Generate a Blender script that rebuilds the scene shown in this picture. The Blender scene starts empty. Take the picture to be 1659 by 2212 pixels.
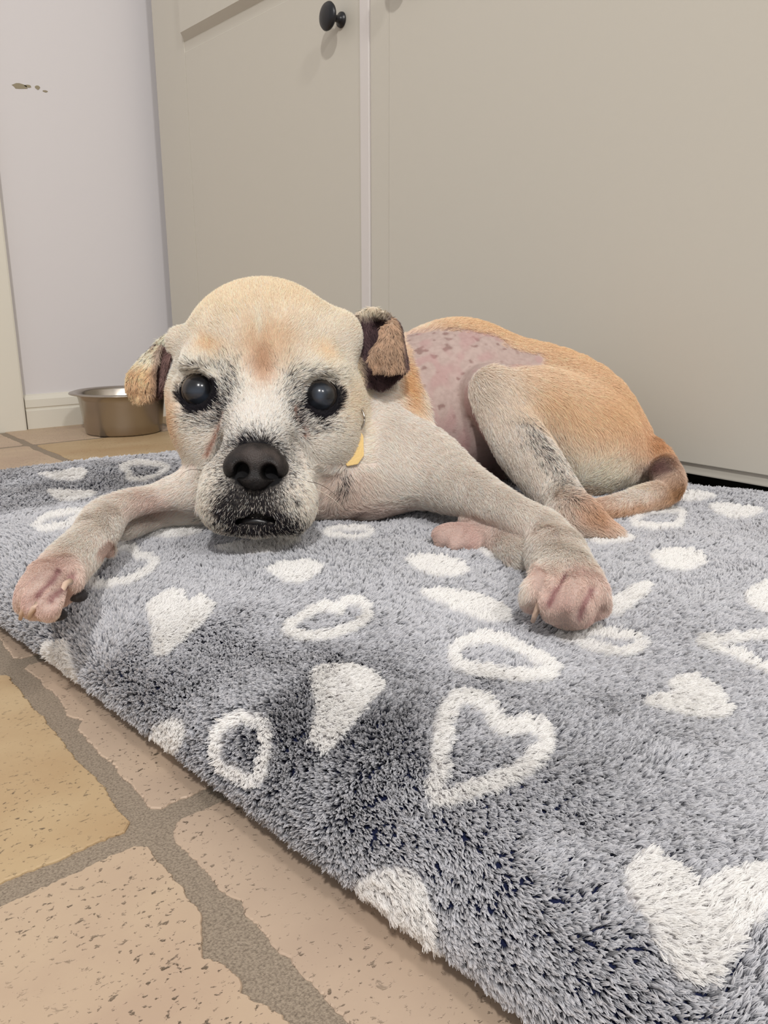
import bpy, bmesh, math, random, os
import numpy as np
from mathutils import Vector, Matrix
QUICK = False
RNG = np.random.default_rng(7)
random.seed(7)
D = bpy.data
SC = bpy.context.scene
COL = SC.collection

# ------------------------------------------------------------------ camera
W, HH, FPX, CAM_H = 1659.0, 2212.0, 1720.0, 0.25
_t = (1106 - 650) / FPX
PITCH = math.atan(_t)
AZ = math.atan((829.5 + 662) * math.cos(PITCH) / FPX)
FH = np.array([math.sin(AZ), math.cos(AZ), 0.0])
RT = np.array([math.cos(AZ), -math.sin(AZ), 0.0])
FW = FH * math.cos(PITCH) + np.array([0, 0, -math.sin(PITCH)])
UP = FH * math.sin(PITCH) + np.array([0, 0, math.cos(PITCH)])
CAM = np.array([0.0, 0.0, CAM_H])
cam = D.cameras.new('camera'); camo = D.objects.new('camera', cam); COL.objects.link(camo)
camo.matrix_world = Matrix(((RT[0], UP[0], -FW[0], 0), (RT[1], UP[1], -FW[1], 0), (RT[2], UP[2], -FW[2], CAM_H), (0, 0, 0, 1)))
cam.sensor_fit = 'VERTICAL'; cam.sensor_height = 24.0; cam.sensor_width = 24.0 * W / HH
cam.lens = FPX / HH * 24.0; cam.clip_start = 0.01
SC.camera = camo

# ------------------------------------------------------------------ world, lamps, exposure
wd = D.worlds.new('world'); SC.world = wd; wd.use_nodes = True
wd.node_tree.nodes['Background'].inputs[0].default_value = (1.0, 0.99, 0.985, 1)
wd.node_tree.nodes['Background'].inputs[1].default_value = 0.56
def lamp(name, loc, target, power, size, col):
    l = D.lights.new(name, 'AREA'); l.shape = 'DISK'; l.size = size; l.energy = power; l.color = col
    o = D.objects.new(name, l); COL.objects.link(o); o.location = loc
    o.rotation_euler = (Vector(target) - Vector(loc)).to_track_quat('-Z', 'Y').to_euler(); return o
lamp('ceiling_lamp', (-0.95, -1.15, 2.25), (0.5, 0.6, 0.0), 44, 0.14, (1.0, 0.975, 0.95))
lamp('ceiling_lamp', (-0.15, -1.9, 2.25), (0.5, 0.6, 0.0), 26, 0.25, (1.0, 0.975, 0.95))
lamp('ceiling_lamp', (0.95, -0.75, 2.25), (0.4, 0.5, 0.0), 36, 0.2, (1.0, 0.98, 0.96))
SC.view_settings.view_transform = 'Standard'; SC.view_settings.look = 'None'
SC.view_settings.gamma = 1.0; SC.view_settings.exposure = 0.0
SC.view_settings.use_curve_mapping = False

# ------------------------------------------------------------------ pixel <-> place helpers
def ray(x, y): return FW + RT * (x - 829.5) / FPX + UP * (1106 - y) / FPX
def P(x, y, d): return CAM + ray(x, y) * d
def G(x, y, h):
    r = ray(x, y); return CAM + r * ((h - CAM_H) / r[2])
def onx(x, y, X):
    r = ray(x, y); return CAM + r * (X / r[0])
def ony(x, y, Y):
    r = ray(x, y); return CAM + r * (Y / r[1])
def proj(p):
    q = np.asarray(p) - CAM; d = q @ FW
    return 829.5 + FPX * (q @ RT) / d, 1106 - FPX * (q @ UP) / d, d
def px(n, p): return n * float((np.asarray(p) - CAM) @ FW) / FPX      # n pixels at the distance of p, in metres

# ------------------------------------------------------------------ object helpers
def tag(o, label=None, cat=None, group=None, kind=None):
    if label: o['label'] = label
    if cat: o['category'] = cat
    if group: o['group'] = group
    if kind: o['kind'] = kind
    return o
def mesh_obj(name, me, mat=None, parent=None, smooth=True):
    o = D.objects.new(name, me); COL.objects.link(o)
    if mat: me.materials.append(mat)
    if parent: o.parent = parent
    if smooth and len(me.polygons): me.polygons.foreach_set('use_smooth', np.ones(len(me.polygons), bool))
    return o
def bm_obj(name, bm, mat=None, parent=None, smooth=False):
    me = D.meshes.new(name); bm.to_mesh(me); bm.free(); return mesh_obj(name, me, mat, parent, smooth)
def np_mesh(name, v, q):
    me = D.meshes.new(name); v = np.ascontiguousarray(v, np.float32); q = np.ascontiguousarray(q, np.int32)
    me.vertices.add(len(v)); me.vertices.foreach_set('co', v.ravel())
    n = q.shape[1]; me.loops.add(q.size); me.polygons.add(len(q))
    me.loops.foreach_set('vertex_index', q.ravel())
    me.polygons.foreach_set('loop_start', np.arange(0, q.size, n, dtype=np.int32))
    me.update(calc_edges=True); me.validate(); return me
def empty(name, loc):
    o = D.objects.new(name, None); COL.objects.link(o); o.location = loc; o.empty_display_size = 0.03
    return o
def box_bm(x0, x1, y0, y1, z0, z1, bev=0.0, seg=2):
    bm = bmesh.new(); bmesh.ops.create_cube(bm, size=1)
    for v in bm.verts: v.co = Vector((x0 + (v.co.x + .5) * (x1 - x0), y0 + (v.co.y + .5) * (y1 - y0), z0 + (v.co.z + .5) * (z1 - z0)))
    if bev: bmesh.ops.bevel(bm, geom=bm.edges[:], offset=bev, segments=seg, affect='EDGES', profile=.6)
    return bm
def lathe(prof, n=64):
    v = []; f = []
    for i in range(n):
        a = 2 * math.pi * i / n
        for r, z in prof: v.append((r * math.cos(a), r * math.sin(a), z))
    m = len(prof)
    for i in range(n):
        for j in range(m - 1):
            f.append((i * m + j, ((i + 1) % n) * m + j, ((i + 1) % n) * m + j + 1, i * m + j + 1))
    return np_mesh('lathe', np.array(v), np.array(f))
def set_col(me, name, arr):
    a = me.attributes.new(name, 'FLOAT_COLOR', 'POINT')
    c = np.ones((len(arr), 4), np.float32); c[:, :3] = arr; a.data.foreach_set('color', c.ravel())

# ------------------------------------------------------------------ materials
def lin(c): 
    c = np.asarray(c, float) / 255.0
    return np.where(c <= .04045, c / 12.92, ((c + .055) / 1.055) ** 2.4)
def mat(name, rgb=(128, 128, 128), rough=.6, metal=0., spec=.5, bump=None, var=None, coat=0):
    m = D.materials.new(name); m.use_nodes = True; nt = m.node_tree; b = nt.nodes['Principled BSDF']
    c = tuple(lin(rgb)) + (1,)
    b.inputs['Base Color'].default_value = c; b.inputs['Roughness'].default_value = rough
    b.inputs['Metallic'].default_value = metal; b.inputs['Specular IOR Level'].default_value = spec
    b.inputs['Coat Weight'].default_value = coat
    tc = nt.nodes.new('ShaderNodeTexCoord')
    if var:      # (scale, other rgb, low, high)
        n = nt.nodes.new('ShaderNodeTexNoise'); n.inputs['Scale'].default_value = var[0]; n.inputs['Detail'].default_value = 6
        r = nt.nodes.new('ShaderNodeValToRGB'); r.color_ramp.elements[0].color = c; r.color_ramp.elements[1].color = tuple(lin(var[1])) + (1,)
        r.color_ramp.elements[0].position = var[2]; r.color_ramp.elements[1].position = var[3]
        nt.links.new(tc.outputs['Object'], n.inputs['Vector']); nt.links.new(n.outputs['Fac'], r.inputs[0]); nt.links.new(r.outputs[0], b.inputs['Base Color'])
    if bump:     # (scale, strength, distance)
        n = nt.nodes.new('ShaderNodeTexNoise'); n.inputs['Scale'].default_value = bump[0]; n.inputs['Detail'].default_value = 5
        u = nt.nodes.new('ShaderNodeBump'); u.inputs['Strength'].default_value = bump[1]; u.inputs['Distance'].default_value = bump[2]
        nt.links.new(tc.outputs['Object'], n.inputs['Vector']); nt.links.new(n.outputs['Fac'], u.inputs['Height']); nt.links.new(u.outputs[0], b.inputs['Normal'])
    return m
def attr_mat(name, attr='Col', rough=.8, spec=.2, sss=0., bump=None):
    m = mat(name, rough=rough, spec=spec, bump=bump); nt = m.node_tree; b = nt.nodes['Principled BSDF']
    a = nt.nodes.new('ShaderNodeAttribute'); a.attribute_name = attr; nt.links.new(a.outputs['Color'], b.inputs['Base Color'])
    if sss:
        b.inputs['Subsurface Weight'].default_value = sss; b.inputs['Subsurface Radius'].default_value = (1, .5, .3); b.inputs['Subsurface Scale'].default_value = .004
    return m
M_wall = mat('wall_paint', (217, 213, 214), .75, bump=(180, .08, .001))
M_cab = mat('cabinet_paint', (201, 196, 184), .42, bump=(90, .05, .001))
M_trim = mat('trim_paint', (222, 217, 204), .45)
M_strip = mat('stile_lit_paint', (216, 210, 206), .45)  # cabinet cream made paler to paint in the light the stile catches
M_dark = mat('recess_dark', (60, 55, 48), .8)
M_iron = mat('black_iron', (20, 20, 24), .35, spec=.5, bump=(400, .3, .0005))
M_steel = mat('brushed_steel', (176, 168, 158), .26, metal=1.0)
M_chip = mat('exposed_plaster', (150, 140, 118), .9)
M_brass = mat('brass_tag', (214, 182, 118), .42, metal=.25, bump=(600, .25, .0004))

# ------------------------------------------------------------------ room
XC, YW = 0.781, 1.695             # cabinet front plane, left wall plane
bm = box_bm(-2.6, 2.2, -3.2, 1.9, -0.06, -0.0013)
M_grout = mat('grout', (162, 147, 129), .95, bump=(1600, .8, .0008), var=(900, (116, 103, 89), .40, .72))
floor = tag(bm_obj('floor', bm, M_grout), 'sandy grout bed between the stone tiles', kind='structure')
wl = tag(bm_obj('wall_left', box_bm(-2.6, 2.2, YW, YW + .1, -0.02, 2.45), M_wall), 'white painted wall behind the steel bowl', kind='structure')
# chipped paint on the wall
for (cx, cy, w, h) in ((42, 186, 17, 6), (60, 186, 8, 3), (81, 189, 5, 4), (97, 197, 6, 2)):
    c = ony(cx, cy, YW); s = px(1, c); bm = bmesh.new()
    vs = [bm.verts.new((c[0] + s * w * math.cos(a) * random.uniform(.75, 1.2), YW - .0006, c[2] + s * h * math.sin(a) * random.uniform(.7, 1.2))) for a in np.linspace(0, 2 * math.pi, 12, endpoint=False)]
    bm.faces.new(vs); r = bmesh.ops.extrude_face_region(bm, geom=bm.faces[:])
    for v in [g for g in r['geom'] if isinstance(g, bmesh.types.BMVert)]: v.co.y += .001
    bmesh.ops.recalc_face_normals(bm, faces=bm.faces[:]); bm_obj('paint_chip', bm, M_chip, wl)
# baseboard with a moulded top, door trim at the left edge
def profile_x(name, prof, x0, x1, m, **k):     # profile in (depth from wall, z), run along X
    v = []; n = len(prof)
    for X in (x0, x1):
        for d_, z in prof: v.append((X, YW - d_, z))
    bm = bmesh.new(); vs = [bm.verts.new(c) for c in v]
    for i in range(n - 1): bm.faces.new((vs[i], vs[i + 1], vs[n + i + 1], vs[n + i]))
    bm.faces.new(vs[:n]); bm.faces.new(vs[n:][::-1]); bmesh.ops.recalc_face_normals(bm, faces=bm.faces[:])
    return tag(bm_obj(name, bm, m), **k)
profile_x('baseboard_left', [(0, -.002), (.014, -.002), (.014, .036), (.0105, .0385), (.0105, .041), (.013, .043), (.012, .058), (.006, .066), (0, .068)], .474, 1.6, M_trim,
          label='cream moulded baseboard behind the steel bowl', kind='structure')
bm = box_bm(.30, .47, YW - .024, YW, -.003, 2.1, .004)
tag(bm_obj('trim_1', bm, M_trim), 'cream door casing at the left edge', kind='structure')

# ------------------------------------------------------------------ floor tiles (children of the floor)
M_tile = []
def tile_mat(i, base, base2):
    m = mat('travertine_%d' % i, base, .55, spec=.35); nt = m.node_tree; b = nt.nodes['Principled BSDF']
    N = nt.nodes.new; L = nt.links.new
    tc = N('ShaderNodeTexCoord')
    mp = N('ShaderNodeMapping'); mp.inputs['Rotation'].default_value = (0, 0, .45 + .2 * i); mp.inputs['Scale'].default_value = (1, 1.5, 1); L(tc.outputs['Object'], mp.inputs['Vector'])
    n1 = N('ShaderNodeTexNoise'); n1.inputs['Scale'].default_value = 11; n1.inputs['Detail'].default_value = 5; L(mp.outputs[0], n1.inputs['Vector'])
    r1 = N('ShaderNodeValToRGB'); r1.color_ramp.elements[0].color = tuple(lin(base)) + (1,); r1.color_ramp.elements[1].color = tuple(lin(base2)) + (1,)
    r1.color_ramp.elements[0].position = .35; r1.color_ramp.elements[1].position = .65; L(n1.outputs['Fac'], r1.inputs[0])
    def pits(scale, det, lo, hi, dist=.8):
        n = N('ShaderNodeTexNoise'); n.inputs['Scale'].default_value = scale; n.inputs['Detail'].default_value = det; n.inputs['Roughness'].default_value = .62; n.inputs['Distortion'].default_value = dist
        L(mp.outputs[0], n.inputs['Vector']); r = N('ShaderNodeValToRGB'); r.color_ramp.elements[0].position = lo; r.color_ramp.elements[1].position = hi
        L(n.outputs['Fac'], r.inputs[0]); return r.outputs[0]
    p1 = pits(260, 3, .61, .69, .3); p2 = pits(95, 8, .655, .71, .7)
    mx = N('ShaderNodeMath'); mx.operation = 'MAXIMUM'; L(p1, mx.inputs[0]); L(p2, mx.inputs[1])
    # mask of larger, pit-rich areas
    n3 = N('ShaderNodeTexNoise'); n3.inputs['Scale'].default_value = 14; L(tc.outputs['Object'], n3.inputs['Vector'])
    r3 = N('ShaderNodeValToRGB'); r3.color_ramp.elements[0].position = .38; r3.color_ramp.elements[1].position = .6; r3.color_ramp.elements[0].color = (.25, .25, .25, 1); L(n3.outputs['Fac'], r3.inputs[0])
    mm = N('ShaderNodeMath'); mm.operation = 'MULTIPLY'; L(mx.outputs[0], mm.inputs[0]); L(r3.outputs[0], mm.inputs[1])
    mix = N('ShaderNodeMix'); mix.data_type = 'RGBA'; L(mm.outputs[0], mix.inputs['Factor']); L(r1.outputs[0], mix.inputs['A']); mix.inputs['B'].default_value = tuple(lin((104, 90, 74))) + (1,)
    L(mix.outputs['Result'], b.inputs['Base Color'])
    inv = N('ShaderNodeMath'); inv.operation = 'SUBTRACT'; inv.inputs[0].default_value = 1; L(mm.outputs[0], inv.inputs[1])
    bp = N('ShaderNodeBump'); bp.inputs['Strength'].default_value = .7; bp.inputs['Distance'].default_value = .0012; L(inv.outputs[0], bp.inputs['Height']); L(bp.outputs[0], b.inputs['Normal'])
    return m
M_tile = [tile_mat(0, (190, 166, 130), (178, 150, 114)), tile_mat(1, (194, 172, 146), (182, 158, 136)), tile_mat(2, (192, 170, 148), (182, 160, 140))]
def fbm1(n, seed, octs=((6, 1.), (17, .6), (47, .4), (120, .3))):
    r = np.random.default_rng(seed); x = np.linspace(0, 1, n); s = np.zeros(n)
    for f, a in octs:
        k = r.normal(size=f + 2); s += a * np.interp(x * f, np.arange(f + 2), k)
    return s
def tile(x0, x1, y0, y1, m, seed, fine=True, nicks=()):
    n = 260 if fine else 30
    def edge(pa, pb, sd):
        pa = np.array(pa); pb = np.array(pb); L_ = np.linalg.norm(pb - pa); t = (pb - pa) / L_; nrm = np.array((-t[1], t[0]))
        s = np.linspace(0, 1, n, endpoint=False); off = fbm1(n, sd) * .0007 * np.sin(np.pi * np.clip(s * 8, 0, .5)) 
        off = off + np.abs(fbm1(n, sd + 5, ((60, 1.), (140, .8)))) * .0005
        return pa + np.outer(s, pb - pa) + np.outer(off, nrm)
    c = [(x0 + .004, y0), (x1 - .004, y0), (x1, y0 + .004), (x1, y1 - .004), (x1 - .004, y1), (x0 + .004, y1), (x0, y1 - .004), (x0, y0 + .004)]
    pts = []
    for i in range(8):
        if i % 2 == 0: pts.append(edge(c[i], c[(i + 1) % 8], seed * 11 + i))
        else: pts.append(np.array([c[i]]))
    pts = np.concatenate(pts)
    for (nx, ny, nr, na) in nicks:            # broken corners and bites out of the edge
        dv = pts - np.array((nx, ny)); r_ = np.linalg.norm(dv, axis=1) + 1e-9; k = np.clip(1 - r_ / nr, 0, 1)
        pts = pts + (np.array(((x0 + x1) / 2, (y0 + y1) / 2)) - pts) / np.linalg.norm(np.array(((x0 + x1) / 2, (y0 + y1) / 2)) - pts, axis=1)[:, None] * (k * na)[:, None]
    ctr = np.array(((x0 + x1) / 2, (y0 + y1) / 2)); N_ = len(pts)
    zt = random.uniform(-.0004, .0004)
    ins = pts + (ctr - pts) / np.linalg.norm(ctr - pts, axis=1)[:, None] * .0007
    v = [(p[0], p[1], -.012) for p in pts] + [(p[0], p[1], zt - .0007) for p in pts] + [(p[0], p[1], zt) for p in ins]
    bm = bmesh.new(); vs = [bm.verts.new(a) for a in v]
    for i in range(N_):
        j = (i + 1) % N_
        bm.faces.new((vs[i], vs[j], vs[N_ + j], vs[N_ + i])); bm.faces.new((vs[N_ + i], vs[N_ + j], vs[2 * N_ + j], vs[2 * N_ + i]))
    bm.faces.new(vs[2 * N_:])
    bm_obj('tile', bm, m, floor)
GX, GY, GW, PX_, PY_ = .1290, .3325, .0145, .292, .27
xs = [GX + k * (PX_ + 0) for k in range(-3, 4)]; ys = [GY + k * .2315 for k in range(-3, 7)]
k = 0
for i in range(len(xs) - 1):
    for j in range(len(ys) - 1):
        near = xs[i] < .15 and xs[i] > -.35 and ys[j] < 1.0 and ys[j] > -.1
        mi = 0 if (i == 2 and j >= 3) else (1 if i == 2 else 2)
        if not near: mi = (i * 2 + j) % 3
        x0, x1, y0, y1 = xs[i] + GW / 2, xs[i + 1] - GW / 2, ys[j] + GW / 2, ys[j + 1] - GW / 2
        if i == 2 and j >= 3: x1 += .002
        if i == 3: y0 += .005; y1 += .005
        nk = []
        if i == 2 and j == 2: nk = [(x1, .246, .020, .010), (x1, .218, .02, .006)]
        if i == 3 and j == 2: nk = [(x0, y1, .008, .003), (x0, .262, .006, .003)]
        if i == 3 and j == 3: nk = [(x0, .50, .05, .004), (x0, .46, .01, .006)]
        if x0 > .86 or x1 < -1.1: continue
        tile(x0, x1, y0, min(y1, 1.69), M_tile[mi], 100 + k, near, nk); k += 1

# ------------------------------------------------------------------ cabinet
cab = empty('cabinet', (XC, .6, 0)); tag(cab, 'tall cream painted cabinet with overlay doors behind the lying dog', 'cabinet')
def cpart(name, x0, x1, y0, y1, z0, z1, m=M_cab, bev=.0015, par=cab, label=None):
    o = bm_obj(name, box_bm(x0, x1, y0, y1, z0, z1, bev), m, par); o.matrix_parent_inverse = Matrix.Translation(-cab.location)
    if label: o['label'] = label
    return o
YL, Y1, Y2, Y3 = 1.640, 1.512, .982, .962
cpart('carcass', XC + .0012, XC + .55, -.9, YL, .072, 2.1)
cpart('plinth', XC + .06, XC + .5, -.9, YL - .01, -.004, .072, M_dark, label='dark recessed toe kick under the cabinet')
cpart('end_stile', XC - .0002, XC + .02, Y1 + .0012, YL, .081, 2.1)
ld = cpart('door', XC - .0008, XC + .003, Y2 + .0008, Y1 - .0004, .0845, .7)
cpart('centre_stile', XC - .003, XC + .01, Y3, Y2 - .0004, .081, 2.1, M_strip, .0008, label='vertical stile between the two doors, caught light painted in as a paler tone')
rd = cpart('door', XC - .0015, XC + .003, -.85, Y3 - .0022, .0845, 2.1)
cpart('door_edge_band', XC - .0024, XC, -.85, .918, .0845, 2.1, M_cab, .0008)
# upper door whose bevelled lower edge shows at the top of the picture
bm = box_bm(XC - .012, XC + .003, Y2 + .02, Y1, .716, 1.9)
for v in bm.verts:
    if v.co.x < XC - .006 and v.co.z < 1: v.co.z += .012; 
    if v.co.x < XC - .006: v.co.y += (-.010 if v.co.y > 1.2 else .010)
o = bm_obj('door', bm, M_cab, cab); o.matrix_parent_inverse = Matrix.Translation(-cab.location)
def knob(Y, z, par):
    prof = [(0, 0), (.0095, 0), (.0105, .0012), (.0100, .0035), (.0062, .0052), (.0048, .0075), (.0045, .012), (.0060, .0165), (.0125, .0205), (.0178, .0235), (.0188, .0258), (.0172, .0282), (.0105, .0312), (.0040, .0322), (0, .0323)]
    me = lathe(prof, 32); o = mesh_obj('knob', me, M_iron, par); o['label'] = 'black iron knob'
    o.rotation_euler = (0, -math.pi / 2, 0); o.location = (XC - .0005, Y, z); return o
knob(1.025, .640, ld); knob(.878, .664, rd)

# ------------------------------------------------------------------ steel bowl
bl = empty('bowl', (.612, 1.53, 0)); tag(bl, 'stainless steel dog bowl with flared rim standing by the white wall', 'bowl')
prof = [(0, .003), (.060, .003), (.066, .0015), (.0708, .001), (.0725, .004), (.0745, .02), (.0805, .066), (.083, .076), (.088, .0785), (.0945, .0775), (.0972, .078), (.0968, .0795), (.090, .0815), (.083, .080), (.0795, .076), (.0725, .025), (.068, .012), (.055, .008), (0, .007)]
o = mesh_obj('bowl_body', lathe(prof, 96), M_steel, bl)
o['label'] = 'brushed steel body'

# ------------------------------------------------------------------ noise
def vnoise(p, scale, seed=0):
    q = np.asarray(p, np.float64) * scale + 1000.0; i = np.floor(q).astype(np.int64); f = q - i; f = f * f * (3 - 2 * f); r = 0
    def h(a, b, c):
        n = (a * 73856093) ^ (b * 19349663) ^ (c * 83492791) ^ (seed * 2654435761); n = (n ^ (n >> 13)) * 1274126177 & 0x7fffffff
        return ((n ^ (n >> 16)) & 0xffff) / 65535.0
    for a in (0, 1):
        for b in (0, 1):
            for c in (0, 1):
                w = (f[..., 0] if a else 1 - f[..., 0]) * (f[..., 1] if b else 1 - f[..., 1]) * (f[..., 2] if c else 1 - f[..., 2])
                r = r + w * h(i[..., 0] + a, i[..., 1] + b, i[..., 2] + c)
    return r
def grid_normals(v, q):
    a = v[q[:, 2]] - v[q[:, 0]]; b = v[q[:, 3]] - v[q[:, 1]]; n = np.cross(a, b); out = np.zeros_like(v)
    for k in range(4): 
        for c in range(3): out[:, c] += np.bincount(q[:, k], n[:, c], len(v))
    return out / (np.linalg.norm(out, axis=1)[:, None] + 1e-12)
def scatter(v, n, q, N, wt=None, rng=RNG):
    """N random points on the quads, weighted by area (times wt per quad)"""
    tri = np.concatenate([q[:, [0, 1, 2]], q[:, [0, 2, 3]]]); a, b, c = v[tri[:, 0]], v[tri[:, 1]], v[tri[:, 2]]
    ar = np.linalg.norm(np.cross(b - a, c - a), axis=1)
    if wt is not None: ar = ar * np.concatenate([wt, wt])
    cs = np.cumsum(ar); t = np.searchsorted(cs, rng.random(N) * cs[-1]); t = np.minimum(t, len(tri) - 1)
    u, w = rng.random(N), rng.random(N); fl = u + w > 1; u[fl] = 1 - u[fl]; w[fl] = 1 - w[fl]; T = tri[t]
    mixp = lambda A: A[T[:, 0]] * (1 - u - w)[:, None] + A[T[:, 1]] * u[:, None] + A[T[:, 2]] * w[:, None]
    nn = mixp(n); return mixp(v), nn / (np.linalg.norm(nn, axis=1)[:, None] + 1e-9), T
def hair_obj(name, pts, rad, col, m, parent, kind='stuff'):
    """pts (N,K,3) rad (K,) or (N,K) col (N,K,3)"""
    N, K, _ = pts.shape; hc = D.hair_curves.new(name); hc.add_curves([K] * N)
    hc.attributes['position'].data.foreach_set('vector', np.ascontiguousarray(pts, np.float32).ravel()) if 'position' in hc.attributes else hc.position_data.foreach_set('vector', np.ascontiguousarray(pts, np.float32).ravel())
    ra = hc.attributes.get('radius') or hc.attributes.new('radius', 'FLOAT', 'POINT')
    ra.data.foreach_set('value', np.ascontiguousarray(np.broadcast_to(rad, (N, K)), np.float32).ravel())
    ca = hc.attributes.new('Col', 'FLOAT_COLOR', 'POINT'); c = np.ones((N, K, 4), np.float32); c[..., :3] = col
    ca.data.foreach_set('color', c.ravel()); hc.materials.append(m)
    o = D.objects.new(name, hc); COL.objects.link(o)
    if parent: o.parent = parent
    if kind: o['kind'] = kind
    return o
def strand_mat(name, rough=.75, tr=.0):
    m = D.materials.new(name); m.use_nodes = True; nt = m.node_tree; nt.nodes.clear(); N = nt.nodes.new
    out = N('ShaderNodeOutputMaterial'); a = N('ShaderNodeAttribute'); a.attribute_name = 'Col'
    d = N('ShaderNodeBsdfDiffuse'); t = N('ShaderNodeBsdfTranslucent'); mx = N('ShaderNodeMixShader'); mx.inputs[0].default_value = tr
    for k in (d, t): nt.links.new(a.outputs['Color'], k.inputs['Color'])
    nt.links.new(d.outputs[0], mx.inputs[1]); nt.links.new(t.outputs[0], mx.inputs[2]); nt.links.new(mx.outputs[0], out.inputs[0]); return m
def in_poly(x, y, poly):
    poly = np.asarray(poly, float); ins = np.zeros(x.shape, bool); n = len(poly); dm = np.full(x.shape, 1e9)
    for i in range(n):
        x0, y0 = poly[i]; x1, y1 = poly[(i + 1) % n]
        if y0 != y1:
            c = ((y0 > y) != (y1 > y)) & (x < (x1 - x0) * (y - y0) / (y1 - y0) + x0); ins ^= c
        t = np.clip(((x - x0) * (x1 - x0) + (y - y0) * (y1 - y0)) / ((x1 - x0) ** 2 + (y1 - y0) ** 2 + 1e-9), 0, 1)
        dm = np.minimum(dm, np.hypot(x - x0 - t * (x1 - x0), y - y0 - t * (y1 - y0)))
    return ins, dm
def smooth_poly(poly, closed=True, n=6):
    p = np.asarray(poly, float); o = []; L_ = len(p)
    for i in range(L_):
        a, b, c, d_ = p[i - 1], p[i], p[(i + 1) % L_], p[(i + 2) % L_]
        for t in np.linspace(0, 1, n, endpoint=False): o.append(.5 * ((2 * b) + (-a + c) * t + (2 * a - 5 * b + 4 * c - d_) * t * t + (-a + 3 * b - 3 * c + d_) * t ** 3))
    return np.array(o)

# ------------------------------------------------------------------ dog bed (cushion in a fleece cover)
ZT = .065
DENTS = []      # (x, y, radius, depth): where the dog presses into the cushion
def bed_e(X, Y):
    x0 = .138 + (.607 - Y) * .080; x1 = .832; y1 = 1.0; y0 = -.25
    ds = [X - x0, x1 - X, y1 - Y, Y - y0]; k = .012; e = ds[0]
    for d_ in ds[1:]:
        h = np.clip(.5 + .5 * (d_ - e) / k, 0, 1); e = d_ * (1 - h) + e * h - k * h * (1 - h)
    return np.maximum(e, 0)
def bed_top(X, Y, fine=True):
    X = np.asarray(X, float); Y = np.asarray(Y, float); e = bed_e(X, Y); R = .085
    t = np.clip(e / R, 0, 1); z = .026 + (ZT - .026) * (1 - (1 - t) ** 2.3) ** .55
    if fine:
        p = np.stack([X, Y, X * 0], -1); w = np.clip(e / .04, 0, 1)
        z = z + w * ((vnoise(p, 9, 3) - .5) * .011 + (vnoise(p, 21, 4) - .5) * .005 + (vnoise(p, 50, 5) - .5) * .0018)
        for x, y, r, dp in DENTS:
            z = z - dp * np.exp(-((X - x) ** 2 + (Y - y) ** 2) / (r * r)) * w
    return z
for (x_, y_, r_, dp_) in ((560, 1150, .05, .006), (105, 1320, .03, .004), (1235, 1340, .035, .007), (1260, 1150, .04, .004)):
    p_ = G(x_, y_, ZT); DENTS.append((p_[0], p_[1], r_, dp_))
def build_bed():
    def axis(a, b, n0, n1, n):     # denser next to the edges
        lo = a + .09 * (1 - np.cos(np.linspace(0, np.pi / 2, 24)))
        hi = b - .09 * (1 - np.cos(np.linspace(0, np.pi / 2, 24)))[::-1]
        return np.concatenate([lo, np.linspace(a + .09, b - .09, n)[1:-1], hi])
    nx = axis(0, 1, 0, 0, 220); ny = axis(-.25, 1.0, 0, 0, 440)
    A, Y = np.meshgrid(nx, ny, indexing='ij'); x0 = .138 + (.607 - Y) * .080; X = x0 + A * (.832 - x0)
    edge = (A < 1e-6) | (A > 1 - 1e-6) | (Y < -.25 + 1e-6) | (Y > 1 - 1e-6)
    Zt = bed_top(X, Y); Zt[edge] = .026
    e = bed_e(X, Y); Zb = .026 - .024 * np.sqrt(np.clip(1 - (1 - np.clip(e / .03, 0, 1)) ** 2, 0, 1)); Zb[edge] = .026
    n, m = X.shape; idx = np.arange(n * m).reshape(n, m)
    q = np.stack([idx[:-1, :-1], idx[1:, :-1], idx[1:, 1:], idx[:-1, 1:]], -1).reshape(-1, 4)
    vt = np.stack([X, Y, Zt], -1).reshape(-1, 3); vb = np.stack([X, Y, Zb], -1).reshape(-1, 3)
    return vt, q, vb
vt, qt, vb = build_bed()
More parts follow.
